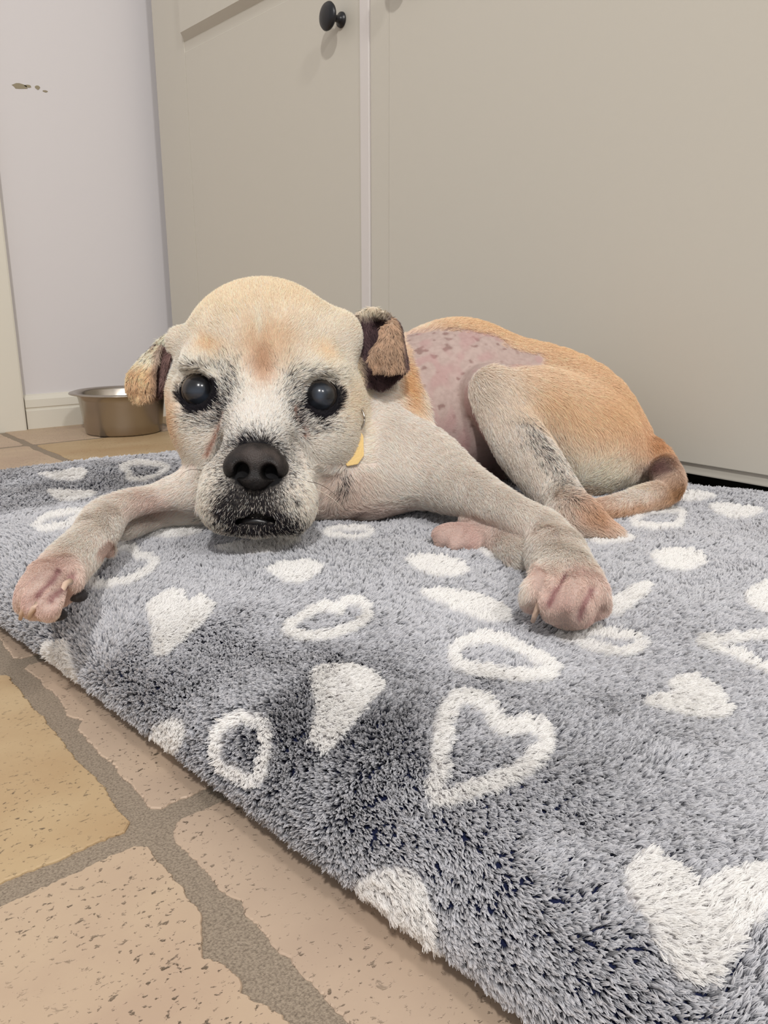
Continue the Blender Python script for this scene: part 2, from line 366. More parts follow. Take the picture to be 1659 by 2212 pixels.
HEARTS = [
 ('O', [(1075,1582),(1040,1535),(1000,1515),(962,1535),(945,1600),(945,1660),(942,1722),(1000,1712),(1090,1682),(1150,1640),(1168,1600),(1130,1578)], 19),
 ('F', [(682,1450),(740,1440),(800,1460),(820,1490),(790,1530),(740,1590),(710,1625),(670,1600),(680,1540),(675,1490)], 0),
 ('F', [(315,1320),(350,1290),(385,1288),(397,1312),(430,1300),(452,1320),(430,1352),(385,1390),(350,1420),(328,1415),(325,1370)], 0),
 ('O', [(612,1370),(640,1340),(690,1318),(722,1328),(738,1310),(775,1315),(783,1342),(740,1368),(680,1380)], 10),
 ('O', [(195,1268),(235,1200),(282,1192),(296,1210),(332,1218),(310,1245),(260,1268)], 8),
 ('F', [(870,1215),(930,1210),(990,1225),(1003,1245),(960,1255),(900,1240)], 0),
 ('F', [(900,1285),(960,1285),(1030,1298),(1085,1325),(1080,1352),(1020,1345),(950,1315)], 0),
 ('F', [(580,1240),(650,1222),(692,1230),(680,1250),(620,1268)], 0),
 ('O', [(990,1402),(1040,1390),(1095,1402),(1150,1430),(1185,1462),(1120,1470),(1050,1458),(985,1447),(972,1420)], 12),
 ('F', [(1380,1525),(1440,1502),(1432,1482),(1480,1466),(1530,1495),(1565,1552),(1470,1552)], 0),
 ('F', [(1345,1935),(1345,1875),(1400,1852),(1455,1880),(1500,1925),(1560,1892),(1630,1880),(1665,1920),(1645,1990),(1590,2050),(1540,2115),(1485,2125),(1440,2085),(1395,2010)], 0),
 ('F', [(770,1905),(830,1868),(900,1885),(930,1945),(942,2020),(965,2085),(880,2025),(800,1945)], 0),
 ('O', [(478,1640),(482,1580),(530,1552),(570,1562),(575,1610),(562,1680),(505,1662)], 13),
 ('F', [(105,1395),(150,1392),(172,1440),(172,1490),(120,1440)], 0),
 ('F', [(1400,1205),(1460,1195),(1500,1200),(1520,1225),(1470,1240),(1420,1230)], 0),
 ('O', [(1362,1135),(1390,1114),(1440,1107),(1468,1117),(1462,1138),(1410,1146)], 7),
 ('F', [(1270,1175),(1300,1162),(1350,1165),(1362,1175),(1300,1183)], 0),
 ('F', [(1305,1312),(1360,1275),(1392,1268),(1390,1290),(1340,1330),(1315,1338)], 0),
 ('O', [(1205,1378),(1240,1395),(1290,1413),(1340,1418),(1378,1400),(1330,1382)], 9),
 ('O', [(1505,1392),(1560,1387),(1700,1387),(1700,1480),(1645,1455),(1575,1422)], 10),
 ('F', [(1530,1095),(1600,1100),(1645,1110),(1600,1127),(1550,1117)], 0),
 ('O', [(262,1015),(292,1004),(350,1010),(352,1020),(320,1038),(282,1038),(278,1024)], 6),
 ('F', [(80,1028),(120,1025),(160,1017),(184,1022),(170,1040),(120,1040)], 0),
 ('F', [(107,1063),(150,1064),(208,1067),(182,1080),(150,1088),(120,1082)], 0),
 ('O', [(85,1140),(110,1122),(165,1115),(150,1140),(105,1150)], 7),
 ('F', [(115,996),(170,984),(235,984),(195,996)], 0), ('F', [(-20,1012),(0,1000),(70,998),(60,1008)], 0),
 ('F', [(1035,1192),(1100,1196),(1132,1214),(1060,1216)], 0),
 ('F', [(470,1190),(560,1178),(645,1174),(600,1200),(520,1202)], 0),
 ('F', [(270,1156),(330,1144),(430,1144),(400,1165),(300,1167)], 0),
 ('F', [(330,1600),(345,1560),(395,1552),(405,1580),(380,1620)], 0),
 ('F', [(1605,1292),(1640,1268),(1680,1280),(1680,1330),(1620,1322)], 0),
 ('F', [(1760,1240),(1810,1215),(1850,1240),(1900,1225),(1930,1260),(1850,1310)], 0), ('O', [(1780,1500),(1850,1460),(1900,1490),(1960,1480),(1980,1530),(1860,1600)], 14),
 ('F', [(1800,1760),(1880,1700),(1940,1750),(2020,1740),(2040,1820),(1900,1930)], 0), ('F', [(1740,1090),(1800,1075),(1860,1085),(1800,1110)], 0), ('O', [(2100,1350),(2180,1320),(2240,1350),(2300,1340),(2330,1400),(2180,1460)], 12),
 ('O', [(700,1160),(750,1150),(800,1155),(770,1170)], 5), ('F', [(1440,1075),(1490,1068),(1540,1080),(1480,1088)], 0),
]
def heart_mask(pos, groove=False):
    x, y, d_ = proj(pos); m = np.zeros(len(pos)); g = np.zeros(len(pos)); x = x + (vnoise(pos, 260, 9) - .5) * 1.2 / d_; y = y + (vnoise(pos, 260, 10) - .5) * 1.2 / d_
    for kind, poly, w in HEARTS:
        sp = smooth_poly(poly); bb = (x > sp[:, 0].min() - 30) & (x < sp[:, 0].max() + 30) & (y > sp[:, 1].min() - 30) & (y < sp[:, 1].max() + 30)
        if not bb.any(): continue
        ins, dm = in_poly(x[bb], y[bb], sp)
        v = np.clip((dm * np.where(ins, 1, -1)) / 4 + .8, 0, 1) if kind == 'F' else np.clip((w - dm) / 4 + .5, 0, 1)
        m[bb] = np.maximum(m[bb], v); out = np.where(ins, -dm, dm) if kind == 'F' else dm - w
        g[bb] = np.maximum(g[bb], np.clip(1 - np.abs(out * d_[bb] / .4 - 5) / 5, 0, 1))
    return (m, g * (1 - m)) if groove else m
NAVY, PALE, WROOT, WTIP = lin((30, 36, 66)), lin((246, 246, 249)), lin((238, 235, 235)), lin((254, 253, 251))
bed = empty('dog_bed', (.45, .4, 0)); tag(bed, 'padded dog bed in grey-blue fleece printed with white hearts on the tiled floor', 'dog bed')
INVB = Matrix.Translation(-bed.location)
va = np.concatenate([vt, vb]); qa = np.concatenate([qt, qt[:, ::-1] + len(vt)])
me = np_mesh('cushion', va, qa); hm = heart_mask(va)
set_col(me, 'Col', NAVY * 1.0 * (1 - hm[:, None]) + WROOT * hm[:, None])
o = mesh_obj('cushion', me, attr_mat('fleece_backing', rough=.95), bed); o.matrix_parent_inverse = INVB
# pile: tufts of fibres
def build_pile(scale=1.0):
    eb = bed_e(vb[:, 0], vb[:, 1]); qb = qt[:, ::-1]; qb = qb[(eb[qb] < .016).all(1)] + len(vt); V = np.concatenate([vt, vb]); Q = np.concatenate([qt, qb])
    nrm = grid_normals(V, Q); cen = V[Q].mean(1); cx, cy, cd = proj(cen)
    vis = np.where((cd > .1) & (cx > -120) & (cx < W + 150) & (cy > 900) & (cy < HH + 200), 1.0, .42)
    wt = vis * np.where(cd > .1, np.clip(.50 / np.maximum(cd, .1), .5, 1.15), 1.0) ** 1.6
    NT = int(380000 * scale); T, n, _ = scatter(V, nrm, Q, NT, wt)
    dd = proj(T)[2]; S = 6
    hmk, grv = heart_mask(T, True); opn = np.clip((vnoise(T, 11, 21) - .42) * 2.3 + (0.35 - T[:, 0]) * 1.3 , 0, 1) * .85 * (1 - .85 * hmk)
    ang = vnoise(T, 6, 31) * 5.0 + 3.2 + (vnoise(T, 40, 32) - .5) * 2.0 + RNG.normal(0, .30, NT)
    lean = np.stack([np.cos(ang), np.sin(ang), 0 * ang], -1); lean -= n * (lean * n).sum(1)[:, None]
    la = np.clip(.95 - .40 * opn + RNG.normal(0, .15, NT), .1, 1.3)
    ln = (.0042 + RNG.random(NT) * .0018 + (vnoise(T, 260, 41) - .5) * .0030) * np.where(hmk > .5, 1.12, 1.0) * (1 - .55 * grv)
    ln *= np.clip(T[:, 2] / .02, .5, 1)
    fat = np.where(dd > .1, np.clip(dd / .45, .75, 1.6), 1.0); fat = np.where((T[:, 1] < .06) | (proj(T)[0] > W + 150), fat * 1.5, fat)
    tipc = T + (n * np.cos(la)[:, None] + lean * np.sin(la)[:, None]) * ln[:, None]
    tipc[:, 2] = np.maximum(tipc[:, 2], .001)
    t1 = np.cross(n, [1, 0, 0.01]); t1 /= np.linalg.norm(t1, axis=1)[:, None]; t2 = np.cross(n, t1)
    def rnd(s): return (t1[:, None] * RNG.normal(0, s, (NT, S, 1)) + t2[:, None] * RNG.normal(0, s, (NT, S, 1)))
    root = T[:, None] + rnd(.00062) * fat[:, None, None] - n[:, None] * .0006
    tip = tipc[:, None] + rnd(.00018) * (fat * (1 + 1.6 * hmk))[:, None, None] + (n[:, None] * RNG.normal(0, .0005, (NT, S, 1)))
    mid1 = root * .72 + tip * .28 + n[:, None] * (ln * .20)[:, None, None] + rnd(.00015)
    mid2 = root * .34 + tip * .66 + n[:, None] * (ln * .16)[:, None, None] + rnd(.00015)
    pts = np.stack([root, mid1, mid2, tip], 2).reshape(-1, 4, 3)
    prof = np.array([.00017, .00020, .00019, .00009]); rad = prof[None] * np.repeat(fat, S)[:, None]
    dk = (RNG.random(NT) < .05 + .25 * opn) * (.25 + .4 * RNG.random(NT)) * (1 - hmk); g = np.repeat((.86 + .14 * RNG.random(NT)) * (1 - dk), S) * (.92 + .1 * RNG.random(NT * S))
    o_ = np.repeat(opn, S)[:, None]; h_ = np.repeat(hmk, S)[:, None]
    ramp = [np.zeros((NT * S, 1)), .11 + .38 * (1 - o_), .62 + .24 * (1 - o_), np.ones((NT * S, 1)) * 1.0]
    col = np.stack([(NAVY * (1 - r) + PALE * g[:, None] * r) * (1 - h_) + (WROOT * (1 - r) + WTIP * r) * (.94 + .06 * g[:, None]) * h_ for r in ramp], 1)
    return pts, rad, col
if True:
    pts, rad, col = build_pile(.25 if QUICK else 1.0)
    pile = hair_obj('fleece_pile', pts, rad, col, strand_mat('fleece_fibre', tr=.38), bed); pile.matrix_parent_inverse = INVB
    pile['label'] = 'fluffy grey-blue and white fleece pile'
    del pts, rad, col

# ------------------------------------------------------------------ dog: one continuous body surface from a blended distance field
VOX = .0026 if QUICK else .0017
class Field:
    def __init__(s, lo, hi, vox):
        s.lo = np.array(lo, float); s.v = vox; s.n = np.ceil((np.array(hi) - s.lo) / vox).astype(int) + 1
        s.f = np.full(s.n, .03, np.float32)
    def box(s, lo, hi):
        a = np.maximum(((np.array(lo) - s.lo) / s.v).astype(int), 0); b = np.minimum(((np.array(hi) - s.lo) / s.v).astype(int) + 2, s.n)
        if (b <= a).any(): return None
        g = [(s.lo[i] + s.v * np.arange(a[i], b[i])).astype(np.float32) for i in range(3)]
        return tuple(slice(a[i], b[i]) for i in range(3)), g[0][:, None, None], g[1][None, :, None], g[2][None, None, :]
    def put(s, lo, hi, fn, k, op='u'):
        r = s.box(np.array(lo) - k - .006, np.array(hi) + k + .006)
        if r is None: return
        sl, X, Y, Z = r; d = fn(X, Y, Z).astype(np.float32); f = s.f[sl]
        if op == 'u':
            h = np.clip(.5 + .5 * (f - d) / k, 0, 1); s.f[sl] = f * (1 - h) + d * h - k * h * (1 - h)
        else:
            d = -d; h = np.clip(.5 - .5 * (f - d) / k, 0, 1); s.f[sl] = f * (1 - h) + d * h + k * h * (1 - h)
    def ell(s, c, r, k=.01, op='u', roll=0., ax=None):
        """ellipsoid; radii along image-right, image-up, depth (metres)"""
        c = np.asarray(c); a = ax if ax is not None else (RT * math.cos(roll) + UP * math.sin(roll), UP * math.cos(roll) - RT * math.sin(roll), FW)
        ext = np.sqrt(sum((a[i] * r[i]) ** 2 for i in range(3)))
        def fn(X, Y, Z):
            x, y, z = X - c[0], Y - c[1], Z - c[2]; k0 = 0; k1 = 0
            for i in range(3):
                q = x * a[i][0] + y * a[i][1] + z * a[i][2]; k0 = k0 + (q / r[i]) ** 2; k1 = k1 + (q / r[i] ** 2) ** 2
            k0 = np.sqrt(k0); return k0 * (k0 - 1) / (np.sqrt(k1) + 1e-6)
        s.put(c - ext, c + ext, fn, k, op)
    def cone(s, a, b, ra, rb, k=.01, op='u'):
        a = np.asarray(a, float); b = np.asarray(b, float); ba = b - a; l2 = ba @ ba; l = math.sqrt(l2)
        def fn(X, Y, Z):
            x, y, z = X - a[0], Y - a[1], Z - a[2]; t = np.clip((x * ba[0] + y * ba[1] + z * ba[2]) / l2, 0, 1)
            return np.sqrt((x - t * ba[0]) ** 2 + (y - t * ba[1]) ** 2 + (z - t * ba[2]) ** 2) - (ra + (rb - ra) * t)
        m = max(ra, rb); s.put(np.minimum(a, b) - m, np.maximum(a, b) + m, fn, k, op)
    def chain(s, pts, rs, k=.01, op='u'):
        for i in range(len(pts) - 1): s.cone(pts[i], pts[i + 1], rs[i], rs[i + 1], k if i == 0 else min(k, .006), op)
    def torus(s, c, R, r, nrm, k=.003, op='u', sy=1.0):
        c = np.asarray(c); nrm = np.asarray(nrm) / np.linalg.norm(nrm)
        u = RT - nrm * (RT @ nrm); u /= np.linalg.norm(u); v = np.cross(nrm, u)
        def fn(X, Y, Z):
            x, y, z = X - c[0], Y - c[1], Z - c[2]; a = x * u[0] + y * u[1] + z * u[2]; b = (x * v[0] + y * v[1] + z * v[2]) / sy; h = x * nrm[0] + y * nrm[1] + z * nrm[2]
            return np.sqrt((np.sqrt(a * a + b * b) - R) ** 2 + h * h) - r
        s.put(c - R - r, c + R + r, fn, k, op)
    def mesh(s):
        """surface nets"""
        f = s.f; ins = f < 0; n = s.n
        c = np.zeros(n - 1, np.uint8); corners = [(a, b, d) for a in (0, 1) for b in (0, 1) for d in (0, 1)]
        for a, b, d in corners: c += ins[a:n[0] - 1 + a, b:n[1] - 1 + b, d:n[2] - 1 + d]
        act = (c > 0) & (c < 8); I = np.argwhere(act); ids = np.full(n - 1, -1, np.int32); ids[act] = np.arange(len(I))
        acc = np.zeros((len(I), 3)); cnt = np.zeros(len(I))
        val = {k_: f[I[:, 0] + k_[0], I[:, 1] + k_[1], I[:, 2] + k_[2]].astype(float) for k_ in corners}
        for k0 in corners:
            for ax in range(3):
                if k0[ax] == 0:
                    k1 = tuple(1 if i == ax else k0[i] for i in range(3)); v0, v1 = val[k0], val[k1]; m = (v0 < 0) != (v1 < 0)
                    t = v0[m] / (v0[m] - v1[m]); p = np.tile(np.array(k0, float), (m.sum(), 1)); p[:, ax] += t; acc[m] += p; cnt[m] += 1
        V = s.lo + s.v * (I + acc / cnt[:, None]); Q = []
        for ax in range(3):
            o1, o2 = (ax + 1) % 3, (ax + 2) % 3; a = [slice(1, -1)] * 3; a[ax] = slice(0, -1); b = list(a); b[ax] = slice(1, None)
            s0 = ins[tuple(a)]; s1 = ins[tuple(b)]; E = np.argwhere(s0 != s1); fl = s0[tuple(E.T)]
            off = np.array([1, 1, 1]); off[ax] = 0; E = E + off
            def at(d1, d2):
                J = E.copy(); J[:, o1] -= d1; J[:, o2] -= d2; return ids[tuple(J.T)]
            q = np.stack([at(1, 1), at(0, 1), at(0, 0), at(1, 0)], 1); q[~fl] = q[~fl][:, ::-1]; Q.append(q)
        Q = np.concatenate(Q); Q = Q[(Q >= 0).all(1)]; return V, Q

def E_(F, x, y, d, rx, ry, rd, k=.01, op='u', roll=0.):     # ellipsoid at pixel x,y, depth d, radii in pixels/pixels/metres
    c = P(x, y, d); F.ell(c, (px(rx, c), px(ry, c), rd), k, op, roll)
def Cn(F, a, b, k=.01, op='u'):                              # a, b = (point, radius in metres)
    F.cone(a[0], b[0], a[1], b[1], k, op)
def V_(x, y, d, rpx): p = P(x, y, d); return p, px(rpx, p)
def H_(x, y, h, rpx): p = G(x, y, h); return p, px(rpx, p)
BONES = []      # (a, b) direction in which the coat lies
def limb(F, js, k=.012, k2=0, bone=True, n=4):
    """a tapering limb through the joints: one distance, blended once into the body"""
    A = np.array([np.append(p, r) for p, r in js], float)
    if len(js) > 2:
        ext = np.vstack([2 * A[0] - A[1], A, 2 * A[-1] - A[-2]]); o = []
        for i in range(1, len(ext) - 2):
            p0, p1, p2, p3 = ext[i - 1], ext[i], ext[i + 1], ext[i + 2]
            for t in np.linspace(0, 1, n, endpoint=False): o.append(.5 * (2 * p1 + (p2 - p0) * t + (2 * p0 - 5 * p1 + 4 * p2 - p3) * t * t + (3 * p1 - p0 - 3 * p2 + p3) * t ** 3))
        o.append(A[-1]); C = np.array(o)
    else: C = A
    if bone:
        for i in range(len(js) - 1): BONES.append((js[i][0], js[i + 1][0]))
    lo = (C[:, :3] - C[:, 3:]).min(0); hi = (C[:, :3] + C[:, 3:]).max(0)
    def fn(X, Y, Z):
        d = None
        for i in range(len(C) - 1):
            a, ra, b, rb = C[i, :3], C[i, 3], C[i + 1, :3], C[i + 1, 3]; ba = b - a; l2 = ba @ ba + 1e-12
            x, y, z = X - a[0], Y - a[1], Z - a[2]; t = np.clip((x * ba[0] + y * ba[1] + z * ba[2]) / l2, 0, 1)
            q = np.sqrt((x - t * ba[0]) ** 2 + (y - t * ba[1]) ** 2 + (z - t * ba[2]) ** 2) - (ra + (rb - ra) * t)
            d = q if d is None else np.minimum(d, q)
        return d
    F.put(lo, hi, fn, k)
F = Field((.05, .20, .045), (.775, .80, .30), VOX)

# --- trunk
limb(F, [V_(690, 950, .725, 105), V_(830, 905, .775, 150), V_(960, 872, .82, 148)], .03, .03)
limb(F, [V_(960, 872, .82, 148), V_(1110, 880, .835, 144), V_(1222, 905, .825, 132), V_(1295, 945, .82, 100), V_(1378, 1000, .81, 50)], .03, .03)
E_(F, 1000, 900, .82, 130, 190, .070, .03)
E_(F, 1105, 1045, .755, 78, 72, .06, .02, 's')
# chest under the neck, both shoulders
E_(F, 640, 1030, .70, 190, 100, .055, .03)
E_(F, 500, 1055, .66, 90, 62, .04, .02)
E_(F, 790, 1020, .70, 120, 95, .045, .025)
# --- near fore leg (image right)
limb(F, [V_(800, 965, .72, 96), V_(900, 1003, .70, 88), H_(985, 1048, .102, 62), H_(1062, 1084, .101, 43), H_(1122, 1116, .099, 38), H_(1178, 1152, .093, 45), H_(1205, 1205, .088, 51)], .02)
limb(F, [H_(1018, 1124, .081, 27), H_(1066, 1152, .078, 35), H_(1128, 1204, .078, 34)], .0025)
# paw
limb(F, [H_(1200, 1200, .088, 54), H_(1222, 1250, .087, 68), H_(1232, 1285, .083, 74)], .012, .012)
for (a, b, c_, ra, rb, rc) in (((1180, 1235), (1160, 1270), (1152, 1300), 24, 26, 24), ((1205, 1232), (1196, 1285), (1198, 1318), 30, 32, 30), ((1240, 1232), (1245, 1290), (1252, 1325), 30, 33, 32), ((1270, 1245), (1285, 1280), (1292, 1308), 26, 29, 27)):
    limb(F, [H_(*a, .094, ra), H_(*b, .092, rb), H_(*c_, .080, rc)], .0035, .004)
E_(F, 1163, 1245, .480, 17, 30, .008, .002)               # dewclaw pad
# --- far fore leg (image left)
limb(F, [V_(480, 1050, .66, 62), V_(405, 1058, .645, 42), H_(340, 1074, .099, 27), H_(272, 1091, .099, 29), H_(226, 1122, .093, 41), H_(195, 1170, .090, 44), H_(150, 1215, .086, 48), H_(112, 1262, .083, 54)], .015, .01)
limb(F, [H_(430, 1098, .083, 28), H_(345, 1112, .078, 25), H_(272, 1138, .078, 24)], .0025)
for (a, b, c_, ra, rb, rc) in (((90, 1235), (62, 1275), (52, 1305), 24, 25, 21), ((105, 1240), (78, 1295), (72, 1318), 27, 28, 22), ((120, 1255), (105, 1305), (104, 1320), 28, 28, 23), ((142, 1225), (150, 1250), (150, 1268), 28, 27, 22)):
    limb(F, [H_(*a, .092, ra), H_(*b, .089, rb), H_(*c_, .079, rc)], .0035, .004)
E_(F, 232, 1185, .565, 13, 20, .008, .002, roll=.1)
# --- hind leg: thigh, knee, shank, hock, foot
limb(F, [V_(1062, 846, .735, 60), V_(1150, 880, .755, 88), V_(1225, 925, .775, 108), V_(1262, 950, .785, 104)], .012, .02)
E_(F, 1258, 975, .775, 115, 100, .05, .02)
E_(F, 1330, 1000, .80, 62, 60, .035, .015)
limb(F, [V_(1058, 850, .735, 58), V_(1105, 930, .725, 60), V_(1155, 1000, .705, 56), V_(1205, 1065, .685, 46), H_(1240, 1110, .086, 40)], .008, .01)
limb(F, [H_(1225, 1108, .084, 34), H_(1262, 1118, .083, 34), H_(1300, 1138, .076, 22), H_(1330, 1150, .072, 14)], .01, .008)
limb(F, [H_(1290, 1140, .073, 22), H_(1200, 1135, .074, 28), H_(1100, 1130, .073, 26), H_(1030, 1150, .075, 26)], .01, .008)
for (a, b, r_) in (((1035, 1150), (958, 1165), 20), ((1035, 1158), (985, 1172), 19), ((1045, 1160), (1020, 1175), 17)):
    limb(F, [H_(*a, .078, r_), H_(*b, .074, r_)], .004, .004)
E_(F, 985, 1155, .615, 52, 26, .016, .004)
F.cone(G(968, 1150, .092), G(948, 1172, .080), .002, .002, .003, 's'); F.cone(G(1003, 1146, .092), G(985, 1182, .080), .0024, .0024, .003, 's')
# --- tail
TAIL = [V_(1395, 992, .80, 50), V_(1430, 1012, .78, 35), H_(1447, 1040, .090, 30), H_(1434, 1062, .082, 29), H_(1385, 1078, .080, 27), H_(1325, 1096, .078, 24), H_(1240, 1108, .076, 20), H_(1170, 1098, .075, 16)]
limb(F, TAIL, .006, .006)
# --- neck and head
limb(F, [V_(800, 930, .765, 130), V_(700, 905, .735, 125), V_(600, 880, .69, 150)], .02, .02, bone=False)
E_(F, 573, 778, .668, 176, 170, .070, .012)
E_(F, 575, 858, .668, 211, 114, .066, .02)
E_(F, 566, 945, .640, 168, 118, .050, .02)
E_(F, 436, 800, .630, 62, 44, .026, .012); E_(F, 688, 812, .632, 62, 44, .026, .012)
E_(F, 436, 912, .650, 60, 70, .042, .016); E_(F, 702, 922, .655, 70, 82, .045, .016)
Cn(F, V_(562, 850, .622, 70), V_(553, 975, .575, 66), .016)
E_(F, 553, 1045, .600, 118, 88, .045, .014)
E_(F, 496, 1080, .574, 66, 74, .028, .008, roll=-.15); E_(F, 616, 1082, .575, 68, 76, .028, .008, roll=.15)
E_(F, 556, 1132, .583, 66, 30, .024, .005)
E_(F, 575, 1060, .65, 110, 80, .05, .014)
E_(F, 748, 722, .675, 26, 34, .02, .03); E_(F, 388, 742, .675, 22, 30, .02, .02)
# forehead furrow and temples, cheek hollows, muzzle edge, mouth slit, philtrum
F.cone(P(572, 640, .598), P(562, 800, .594), .004, .005, .016, 's')
F.ell(P(356, 800, .62), (.012, .02, .02), .012, 's')
E_(F, 470, 985, .600, 12, 40, .012, .014, 's', roll=-.35); E_(F, 652, 985, .600, 12, 40, .012, .014, 's', roll=.35)
for a, b, r_ in (((482, 1140, .575), (520, 1124, .556), .0018), ((520, 1124, .556), (556, 1115, .551), .0026), ((556, 1115, .551), (592, 1121, .556), .0028), ((592, 1121, .556), (640, 1146, .577), .0018)):
    for k_ in (0, .006, .012): F.cone(P(a[0], a[1], a[2] + k_), P(b[0], b[1], b[2] + k_), r_, r_, .0025, 's')
F.cone(P(551, 1050, .5445), P(553, 1108, .5475), .0014, .0014, .003, 's')
# eye sockets and lids
EYES = [(432, 845, .6235), (691, 857, .6245)]; RE = .0148
for ex, ey, ed in EYES:
    c = P(ex, ey, ed); side = -1 if ex < 560 else 1
    nrm = -FW + RT * .22 * side + UP * .05; nrm /= np.linalg.norm(nrm)
    F.ell(c + nrm * .008, (px(50, c), px(46, c), .016), .006, 's')
    F.torus(c + nrm * .0076, .0136, .0026, nrm, .003, sy=.97)
    F.torus(c + nrm * .0045, .0168, .0032, nrm, .005, sy=.94)
    F.cone(c + nrm * .0065 - side * RT * .0135 - UP * .006, c + nrm * .005 - side * RT * .019 - UP * .012, .0022, .0015, .003, 'u')
    F.ell(c, (RE + .0004,) * 3, .0008, 's')
def hit(x, y):       # first point of the body surface seen at this pixel
    ds = np.arange(.40, .95, .0008); q = CAM[None] + ray(x, y)[None] * ds[:, None]; I = np.round((q - F.lo) / F.v).astype(int)
    ok = ((I >= 0) & (I < F.n)).all(1); I = np.clip(I, 0, F.n - 1); v = F.f[I[:, 0], I[:, 1], I[:, 2]]; k = np.argmax(ok & (v < 0)); return q[k]
for line, r_ in (([(1224, 1222), (1214, 1250), (1200, 1285), (1182, 1318)], .0019), ([(1280, 1262), (1268, 1290), (1255, 1320), (1247, 1342)], .0021), ([(1308, 1275), (1308, 1300), (1302, 1325)], .0016),
                 ([(1178, 1262), (1176, 1285)], .0014), ([(132, 1228), (104, 1258), (80, 1288), (70, 1306)], .0018), ([(160, 1236), (138, 1260), (114, 1290), (102, 1312)], .0018), ([(1000, 1140), (990, 1156), (978, 1172)], .0015)):
    sp = [np.array(line[0], float)]
    for i in range(len(line) - 1): sp += [np.array(line[i]) + (np.array(line[i + 1]) - np.array(line[i])) * s for s in (.25, .5, .75, 1.)]
    h_ = [hit(*p) for p in sp]
    for i in range(len(h_) - 1):
        if np.linalg.norm(h_[i + 1] - h_[i]) < .02: F.cone(h_[i] - FW * .0002, h_[i + 1] - FW * .0002, r_, r_, .0035, 's')
zz = F.lo[2] + F.v * np.arange(F.n[2]); gx = F.lo[0] + F.v * np.arange(F.n[0]); gy = F.lo[1] + F.v * np.arange(F.n[1])
_fl = bed_top(*np.meshgrid(gx, gy, indexing='ij')) + .0015
F.f = np.maximum(F.f, (_fl[:, :, None] - zz[None, None, :]).astype(np.float32))
dv, dq = F.mesh(); print('dog verts', len(dv))
dn = grid_normals(dv, dq)
# slight smoothing of the voxel steps
def smooth(v, q, it=2, lam=.5):
    e = np.concatenate([q[:, [0, 1]], q[:, [1, 2]], q[:, [2, 3]], q[:, [3, 0]]]); N = len(v); cnt = np.bincount(e[:, 0], minlength=N) + np.bincount(e[:, 1], minlength=N)
    for _ in range(it):
        s = np.stack([np.bincount(e[:, 0], v[e[:, 1], c], N) + np.bincount(e[:, 1], v[e[:, 0], c], N) for c in range(3)], 1)
        v = v * (1 - lam) + lam * s / np.maximum(cnt, 1)[:, None]
    return v
dv = smooth(dv, dq, 2); dn = grid_normals(dv, dq)
if (dn * (dv - dv.mean(0))).sum(1).mean() < 0: dq = dq[:, ::-1].copy(); dn = -dn

